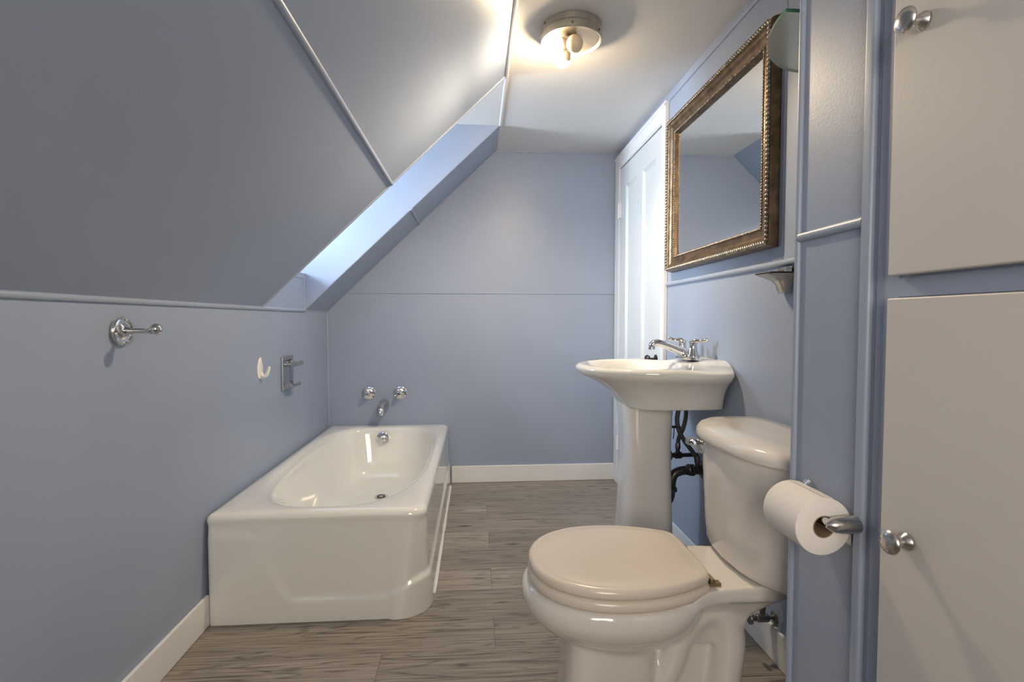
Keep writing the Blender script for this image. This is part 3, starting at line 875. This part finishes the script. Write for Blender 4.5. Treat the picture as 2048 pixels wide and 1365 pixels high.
# plumbing under the sink
t = thing('drain_trap', (0.80, SY, 0.36), 'dark aged drain trap bending out of the wall behind the sink pedestal', 'pipe')
bm = bmesh.new()
tube(bm, [(R - 0.002, SY, 0.432), (0.85, SY, 0.432), (0.80, SY, 0.430), (0.772, SY, 0.418), (0.760, SY, 0.390), (0.758, SY, 0.352), (0.750, SY, 0.318), (0.722, SY, 0.300), (0.692, SY, 0.318), (0.684, SY, 0.36), (0.684, SY, 0.45)], 0.0175, 18)
finish('trap_pipe', bm, M_pipe, t)
bm = bmesh.new(); lathe(bm, [(0.040, 0.0), (0.040, 0.003), (0.034, 0.010), (0.020, 0.014)], (R - 0.001, SY, 0.432), (-1, 0, 0), 28)
finish('wall_flange', bm, M_pipe, t)
for (o, ax) in (((0.758, SY, 0.366), (0, 0, -1)),):
    bm = bmesh.new(); lathe(bm, [(0.018, -0.002), (0.024, 0.0), (0.024, 0.014), (0.018, 0.018)], o, ax, 10)
    finish('slip_nut', bm, M_pipe, t, angle=20)
bm = bmesh.new(); lathe(bm, [(0.018, 0), (0.0235, 0.002), (0.0235, 0.018), (0.018, 0.020)], (0.850, SY, 0.432), (-1, 0, 0), 10)
finish('slip_nut', bm, M_pipe, t, angle=20)

def stop_valve(y, z, x_in, top, label, loop):
    t = thing('stop_valve', (R, y, z), label, 'valve')
    bm = bmesh.new()
    tube(bm, [(R - 0.001, y, z), (x_in + 0.020, y, z)], 0.0085, 14, smooth=False)
    lathe(bm, [(0.012, 0), (0.0145, 0.004), (0.0145, 0.026), (0.010, 0.030), (0.010, 0.036), (0.006, 0.038), (0.006, 0.046)], (x_in + 0.052, y, z), (-1, 0, 0), 12)
    tube(bm, [(x_in + 0.036, y, z), (x_in + 0.036, y, z + 0.028)], 0.0085, 12, smooth=False)
    finish('valve_body', bm, M_pipe, t)
    bm = bmesh.new(); lathe(bm, [(0.006, 0), (0.020, 0.001), (0.022, 0.005), (0.020, 0.010), (0.005, 0.011)], (x_in + 0.008, y, z), (-1, 0, 0), 20)
    hd = finish('valve_handle', bm, M_pipe, t)
    bm = bmesh.new()
    tube(bm, [(x_in + 0.036, y, z + 0.024)] + loop + [top], 0.0085, 12)
    finish('supply_hose', bm, M_braid, t)
    bm = bmesh.new()
    lathe(bm, [(0.010, 0), (0.011, 0.002), (0.011, 0.018), (0.008, 0.026)], (x_in + 0.036, y, z + 0.026), (0, 0, 1), 8)
    finish('hose_nut', bm, M_pipe, t, angle=20)
    return t
stop_valve(2.005, 0.476, 0.772, (0.826, 1.99, 0.705), 'upper dark stop valve with hose behind the sink pedestal', [(0.811, 2.005, 0.545), (0.829, 2.005, 0.585), (0.838, 2.0, 0.645)])
stop_valve(1.885, 0.452, 0.800, (0.774, 1.90, 0.705), 'lower dark stop valve with an oval handle by the sink drain', [(0.828, 1.887, 0.505), (0.806, 1.89, 0.536), (0.784, 1.89, 0.566), (0.764, 1.89, 0.605), (0.759, 1.893, 0.650)])
tt = thing('cable_tie', (0.76, 1.89, 0.60), 'black plastic cable tie around the hose under the sink', 'cable tie')
bm = bmesh.new()
lathe(bm, [(0.0105, -0.003), (0.0105, 0.003)], (0.762, 1.891, 0.615), (0.1, 0, 1), 16)
bx(bm, 0.738, 0.753, 1.887, 1.895, 0.611, 0.620)
tube(bm, [(0.746, 1.890, 0.612), (0.746, 1.890, 0.595), (0.744, 1.890, 0.570)], 0.0018, 6)
o = finish('tie_strap', bm, M_black, tt)

# ================================================================== TOILET
TY = 1.272
def toilet():
    t = thing('toilet', (0.45, TY, 0), 'off-white two-piece toilet with closed lid against the right wall', 'toilet')
    def ell(x0, x1, hw, z, n=2.2, nb=2.6, N=64, xm=None):
        xm = xm if xm is not None else x0 + (x1 - x0) * 0.52; r = []
        for i in range(N):
            a = 2 * PI * i / N; c, s = math.cos(a), math.sin(a)
            e = 2 / (n if c < 0 else nb)
            x = xm + ((xm - x0) if c < 0 else (x1 - xm)) * math.copysign(abs(c) ** e, c)
            r.append((x, TY + hw * math.copysign(abs(s) ** e, s), z))
        return r
    bm = bmesh.new()
    loft(bm, [ell(*q) for q in (
        (0.135, 0.54, 0.172, 0.371), (0.120, 0.55, 0.182, 0.366), (0.113, 0.555, 0.187, 0.352), (0.112, 0.555, 0.187, 0.338), (0.116, 0.553, 0.184, 0.322), (0.128, 0.545, 0.174, 0.300),
        (0.150, 0.535, 0.158, 0.278), (0.182, 0.52, 0.134, 0.256), (0.212, 0.50, 0.112, 0.240), (0.228, 0.48, 0.102, 0.225))])
    loft(bm, [ell(*q, 4.5, 4.5) for q in ((0.222, 0.440, 0.100, 0.26), (0.222, 0.440, 0.100, 0.22), (0.215, 0.440, 0.098, 0.12), (0.208, 0.445, 0.102, 0.04), (0.200, 0.45, 0.108, 0.0))])
    # foot slab, web, trapway, rear column
    loft(bm, [ell(*q, 4, 4) for q in ((0.30, 0.635, 0.108, 0.0), (0.30, 0.635, 0.108, 0.022), (0.32, 0.625, 0.098, 0.034))])
    bx(bm, 0.36, 0.60, TY - 0.050, TY + 0.050, 0.0, 0.31)
    for s in (-1, 1):
        tube(bm, [(x_, TY + s * 0.056, z_) for x_, z_ in ((0.36, 0.080), (0.425, 0.100), (0.470, 0.160), (0.498, 0.238), (0.545, 0.298), (0.596, 0.300), (0.624, 0.235), (0.616, 0.13), (0.600, 0.012))], [0.032, 0.035, 0.037, 0.038, 0.039, 0.040, 0.041, 0.041, 0.043], 20)
    loft(bm, [[(x, TY + s * hw, z) for x, s in ((a, -1), (b, -1), (b, 1), (a, 1))] for a, b, hw, z in ((0.54, 0.64, 0.070, 0.22), (0.53, 0.67, 0.085, 0.30), (0.50, 0.74, 0.112, 0.352))])
    # deck joining bowl and tank
    dk = [(0.46, 0.150), (0.50, 0.152), (0.53, 0.140), (0.57, 0.126), (0.62, 0.120), (0.70, 0.118), (0.76, 0.116)]
    pts = [(x, TY - w) for x, w in dk] + [(x, TY + w) for x, w in reversed(dk)]
    prism_z(bm, pts, 0.348, 0.386)
    o = finish('toilet_bowl', bm, M_porc, t)
    md = o.modifiers.new('remesh', 'REMESH'); md.mode = 'VOXEL'; md.voxel_size = 0.0055; md.use_smooth_shade = True
    md = o.modifiers.new('smooth', 'SMOOTH'); md.factor = 0.5; md.iterations = 14
    # seat and lid
    half = [(0.130, 0.0), (0.134, 0.045), (0.152, 0.092), (0.190, 0.138), (0.250, 0.172), (0.320, 0.186), (0.400, 0.182), (0.470, 0.163), (0.520, 0.140), (0.546, 0.118), (0.553, 0.085), (0.555, 0.04), (0.555, 0.0)]
    c = catmull([(x, y, 0) for x, y in half], 6)
    outl = [(v.x, v.y) for v in c] + [(v.x, -v.y) for v in reversed(c[1:-1])]
    mx = 0.35
    def ring(ins, z, ox=0, dome=0):
        r = []
        for x, y in outl:
            dx, dy = x - mx, y; d = math.hypot(dx, dy); f = (d - ins) / d
            r.append((mx + dx * f + ox, TY + dy * f, z))
        return r
    bm = bmesh.new()
    loft(bm, [ring(0.010, 0.3725), ring(0.003, 0.374), ring(0.0, 0.379), ring(-0.001, 0.386), ring(0.0, 0.393), ring(0.004, 0.398), ring(0.012, 0.4005)])
    finish('seat', bm, M_seat, t, angle=60)
    bm = bmesh.new()
    loft(bm, [ring(0.012, 0.4015), ring(0.005, 0.4025), ring(0.002, 0.406), ring(0.001, 0.414), ring(0.003, 0.421), ring(0.008, 0.4255), ring(0.014, 0.4270), ring(0.018, 0.4262), ring(0.022, 0.4275), ring(0.05, 0.4290), ring(0.10, 0.4300)])
    finish('lid', bm, M_seat, t, angle=70)
    for s in (-1, 1):
        bm = bmesh.new()
        hy = TY + s * 0.098
        tube(bm, [(0.556, hy - 0.018, 0.402), (0.556, hy + 0.018, 0.402)], 0.0065, 12, smooth=False)
        bx(bm, 0.552, 0.580, hy - 0.009, hy + 0.009, 0.386, 0.394)
        finish('hinge', bm, M_brass, t, bevel=0.001)
    # tank
    def tk(x0, x1, hw, z, bul, N=96, n=5.5):
        r = []; xm = (x0 + x1) / 2; hx = (x1 - x0) / 2
        for i in range(N):
            a = 2 * PI * i / N; cc, s = math.cos(a), math.sin(a); e = 2 / n
            x = xm + hx * math.copysign(abs(cc) ** e, cc); y = hw * math.copysign(abs(s) ** e, s)
            if x < xm: x += bul * abs(y / hw) ** 2.2 * min(1, (xm - x) / hx * 1.2)
            r.append((x, TY + 0.012 + y, z))
        return r
    XB = R - 0.022
    bm = bmesh.new()
    loft(bm, [tk(0.672, XB - 0.03, 0.165, 0.386, 0.04), tk(0.650, XB - 0.01, 0.188, 0.390, 0.05), tk(0.640, XB, 0.198, 0.398, 0.055), tk(0.634, XB, 0.204, 0.412, 0.058), tk(0.630, XB, 0.210, 0.46, 0.06), tk(0.626, XB, 0.220, 0.56, 0.06), tk(0.624, XB, 0.230, 0.66, 0.06), tk(0.624, XB, 0.232, 0.690, 0.06)])
    tank = finish('tank', bm, M_porc, t, angle=60)
    bm = bmesh.new()
    loft(bm, [tk(0.622, XB + 0.002, 0.234, 0.6885, 0.06), tk(0.612, XB + 0.008, 0.243, 0.6905, 0.06), tk(0.609, XB + 0.010, 0.246, 0.697, 0.06), tk(0.610, XB + 0.010, 0.245, 0.708, 0.06), tk(0.6135, XB + 0.008, 0.242, 0.716, 0.06), tk(0.620, XB + 0.004, 0.236, 0.7225, 0.058), tk(0.631, XB - 0.004, 0.227, 0.7262, 0.056, n=5), tk(0.645, XB - 0.014, 0.214, 0.7272, 0.05, n=5), tk(0.652, XB - 0.018, 0.209, 0.7292, 0.05, n=5), tk(0.69, XB - 0.05, 0.17, 0.7300, 0.04, n=4)])
    finish('tank_lid', bm, M_porc, t, angle=60)
    # flush lever on the tank front, far side
    bm = bmesh.new()
    yy, zz = TY + 0.178, 0.655; xx = 0.658
    bx(bm, xx - 0.010, xx + 0.004, yy - 0.022, yy + 0.020, zz - 0.016, zz + 0.016)
    e = finish('flush_lever', bm, M_chrome, t, bevel=0.005, seg=3)
    bm = bmesh.new()
    bx(bm, xx - 0.042, xx - 0.010, yy + 0.000, yy + 0.022, zz + 0.000, zz + 0.018)
    tube(bm, [(xx - 0.020, yy + 0.010, zz + 0.010), (xx - 0.026, yy - 0.005, zz + 0.008), (xx - 0.026, yy - 0.025, zz - 0.001), (xx - 0.016, yy - 0.040, zz - 0.012)], [0.009, 0.009, 0.0075, 0.006], 12, sx=0.8)
    finish('lever_arm', bm, M_chrome, e, bevel=0.003, seg=2)
toilet()

t = thing('stop_valve', (R, 1.470, 0.125), 'grey stop valve and hose at the baseboard behind the toilet', 'valve')
bm = bmesh.new()
vy, vz = 1.455, 0.128
lathe(bm, [(0.018, 0), (0.018, 0.003), (0.010, 0.006)], (R - 0.001, vy, vz), (-1, 0, 0), 20)
tube(bm, [(R - 0.002, vy, vz), (0.865, vy, vz)], 0.007, 12, smooth=False)
lathe(bm, [(0.009, 0), (0.0125, 0.003), (0.0125, 0.034), (0.009, 0.038), (0.009, 0.044), (0.005, 0.046), (0.005, 0.056)], (0.872, vy, vz), (-1, 0, 0), 12)
tube(bm, [(0.852, vy, vz), (0.852, vy, vz + 0.024)], 0.0075, 12, smooth=False)
finish('valve_body', bm, M_valve, t)
bm = bmesh.new(); lathe(bm, [(0.004, 0), (0.017, 0.001), (0.018, 0.004), (0.016, 0.008), (0.004, 0.009)], (0.818, vy, vz), (-1, 0, 0), 20)
finish('valve_handle', bm, M_valve, t)
bm = bmesh.new(); lathe(bm, [(0.009, 0), (0.010, 0.002), (0.010, 0.018), (0.0075, 0.024)], (0.852, vy, vz + 0.022), (0, 0, 1), 8)
finish('hose_nut', bm, M_valve, t, angle=20)
bm = bmesh.new()
tube(bm, [(0.852, vy, vz + 0.03), (0.851, vy, 0.20), (0.846, vy - 0.006, 0.26), (0.832, vy - 0.02, 0.32), (0.80, vy - 0.03, 0.392)], 0.0065, 12)
finish('supply_hose', bm, M_braid, t)

# ================================================================== TOILET PAPER
RX, RZ, RY0, RY1 = 0.598, 0.672, 0.838, 0.940
t = thing('toilet_paper_holder', (PX, 0.90, RZ), 'chrome two-post toilet paper holder on the blue partition', 'toilet paper holder')
bm = bmesh.new(); yf = RY1 + 0.018
lathe(bm, [(0.023, 0), (0.023, 0.004), (0.018, 0.009), (0.011, 0.013)], (PX - 0.0005, yf, RZ + 0.012), (-1, 0, 0), 28)
finish('wall_plate', bm, M_chrome, t)
bm = bmesh.new(); tube(bm, [(PX - 0.01, yf, RZ + 0.010), (0.630, yf, RZ + 0.004), (0.606, yf, RZ), (0.598, yf, RZ)], [0.013, 0.012, 0.011, 0.010], 16)
finish('post', bm, M_satin, t)
yn = RY0 - 0.016
bm = bmesh.new()
tube(bm, [(PX - 0.0095, yn, RZ), (0.622, yn, RZ), (0.602, yn, RZ), (0.590, yn, RZ)], [0.016, 0.0145, 0.012, 0.004], 18)
finish('post', bm, M_satin, t)
bm = bmesh.new(); tube(bm, [(RX, yf, RZ), (RX, yn, RZ)], 0.0085, 16, smooth=False)
finish('roller', bm, M_chrome, t)
r = thing('toilet_paper_roll', (RX, 0.89, RZ), 'white toilet paper roll on the chrome holder', 'toilet paper')
bm = bmesh.new(); n = 72; ro, ri = 0.0505, 0.0195
def cyl(y, rad): return [(RX + rad * math.cos(2 * PI * i / n), y, RZ - 0.0095 + rad * math.sin(2 * PI * i / n)) for i in range(n)]
rings = [cyl(RY0, ri), cyl(RY0, ro - 0.002), cyl(RY0 + 0.0015, ro), cyl(RY1 - 0.0015, ro), cyl(RY1, ro - 0.002), cyl(RY1, ri)]
loft(bm, rings, False, False)
# the loose sheet runs down behind the roll
sh = [(RX + 0.0505 * math.cos(a) + 0.001, RZ - 0.0095 + 0.0515 * math.sin(a)) for a in [1.6, 1.2, 0.8, 0.4, 0.05]]
sh += [(0.6495, RZ - 0.03), (0.6495, RZ - 0.045)]
va = [bm.verts.new((x, RY0 + 0.001, z)) for x, z in sh]; vb = [bm.verts.new((x, RY1 - 0.001, z)) for x, z in sh]
for i in range(len(sh) - 1): bm.faces.new((va[i], va[i + 1], vb[i + 1], vb[i]))
finish('paper', bm, M_paper, r, angle=50)
bm = bmesh.new()
loft(bm, [cyl(RY0 - 0.0006, ri + 0.0003), cyl(RY0 - 0.0006, ri - 0.0015), cyl(RY1 + 0.0006, ri - 0.0015), cyl(RY1 + 0.0006, ri + 0.0003)], False, False)
finish('core', bm, M_card, r, angle=50)

# ================================================================== STORAGE CABINET
t = thing('linen_cabinet', (PX, 0.55, 0), 'tall built-in linen cabinet with off-white doors in a blue frame', 'cabinet')
bm = bmesh.new()
y0c, y1c = 0.30, PN - 0.031
bx(bm, PX - 0.002, PX + 0.001, 0.757 + 0.0, y1c + 0.001, 0, CZ - 0.001)
bx(bm, PX - 0.002, PX + 0.001, 0.0, 0.757, 1.055, 1.084)
bx(bm, PX - 0.002, PX + 0.001, 0.0, 0.757, 0, 0.06)
bx(bm, PX - 0.002, PX + 0.001, 0.0, 0.757, 1.99, CZ - 0.001)
bx(bm, PX - 0.002, PX + 0.001, -0.10, 0.0, 0, CZ - 0.001)
finish('face_frame', bm, M_paint, t, smooth=False)
def cdoor(z0, z1, kz):
    bm = bmesh.new(); bx(bm, PX - 0.021, PX - 0.003, 0.02, 0.757, z0, z1)
    d = finish('door', bm, M_cab, t, bevel=0.003)
    bm = bmesh.new()
    lathe(bm, [(0.0125, 0), (0.0130, 0.004), (0.0095, 0.009), (0.0060, 0.012), (0.0055, 0.019), (0.010, 0.023), (0.0165, 0.026), (0.0178, 0.029), (0.0165, 0.032), (0.010, 0.0355), (0.002, 0.037)], (PX - 0.021, 0.703, kz), (-1, 0, 0), 36)
    finish('knob', bm, M_satin, d)
cdoor(1.087, 2.0, 1.441)
cdoor(0.045, 1.053, 0.694)
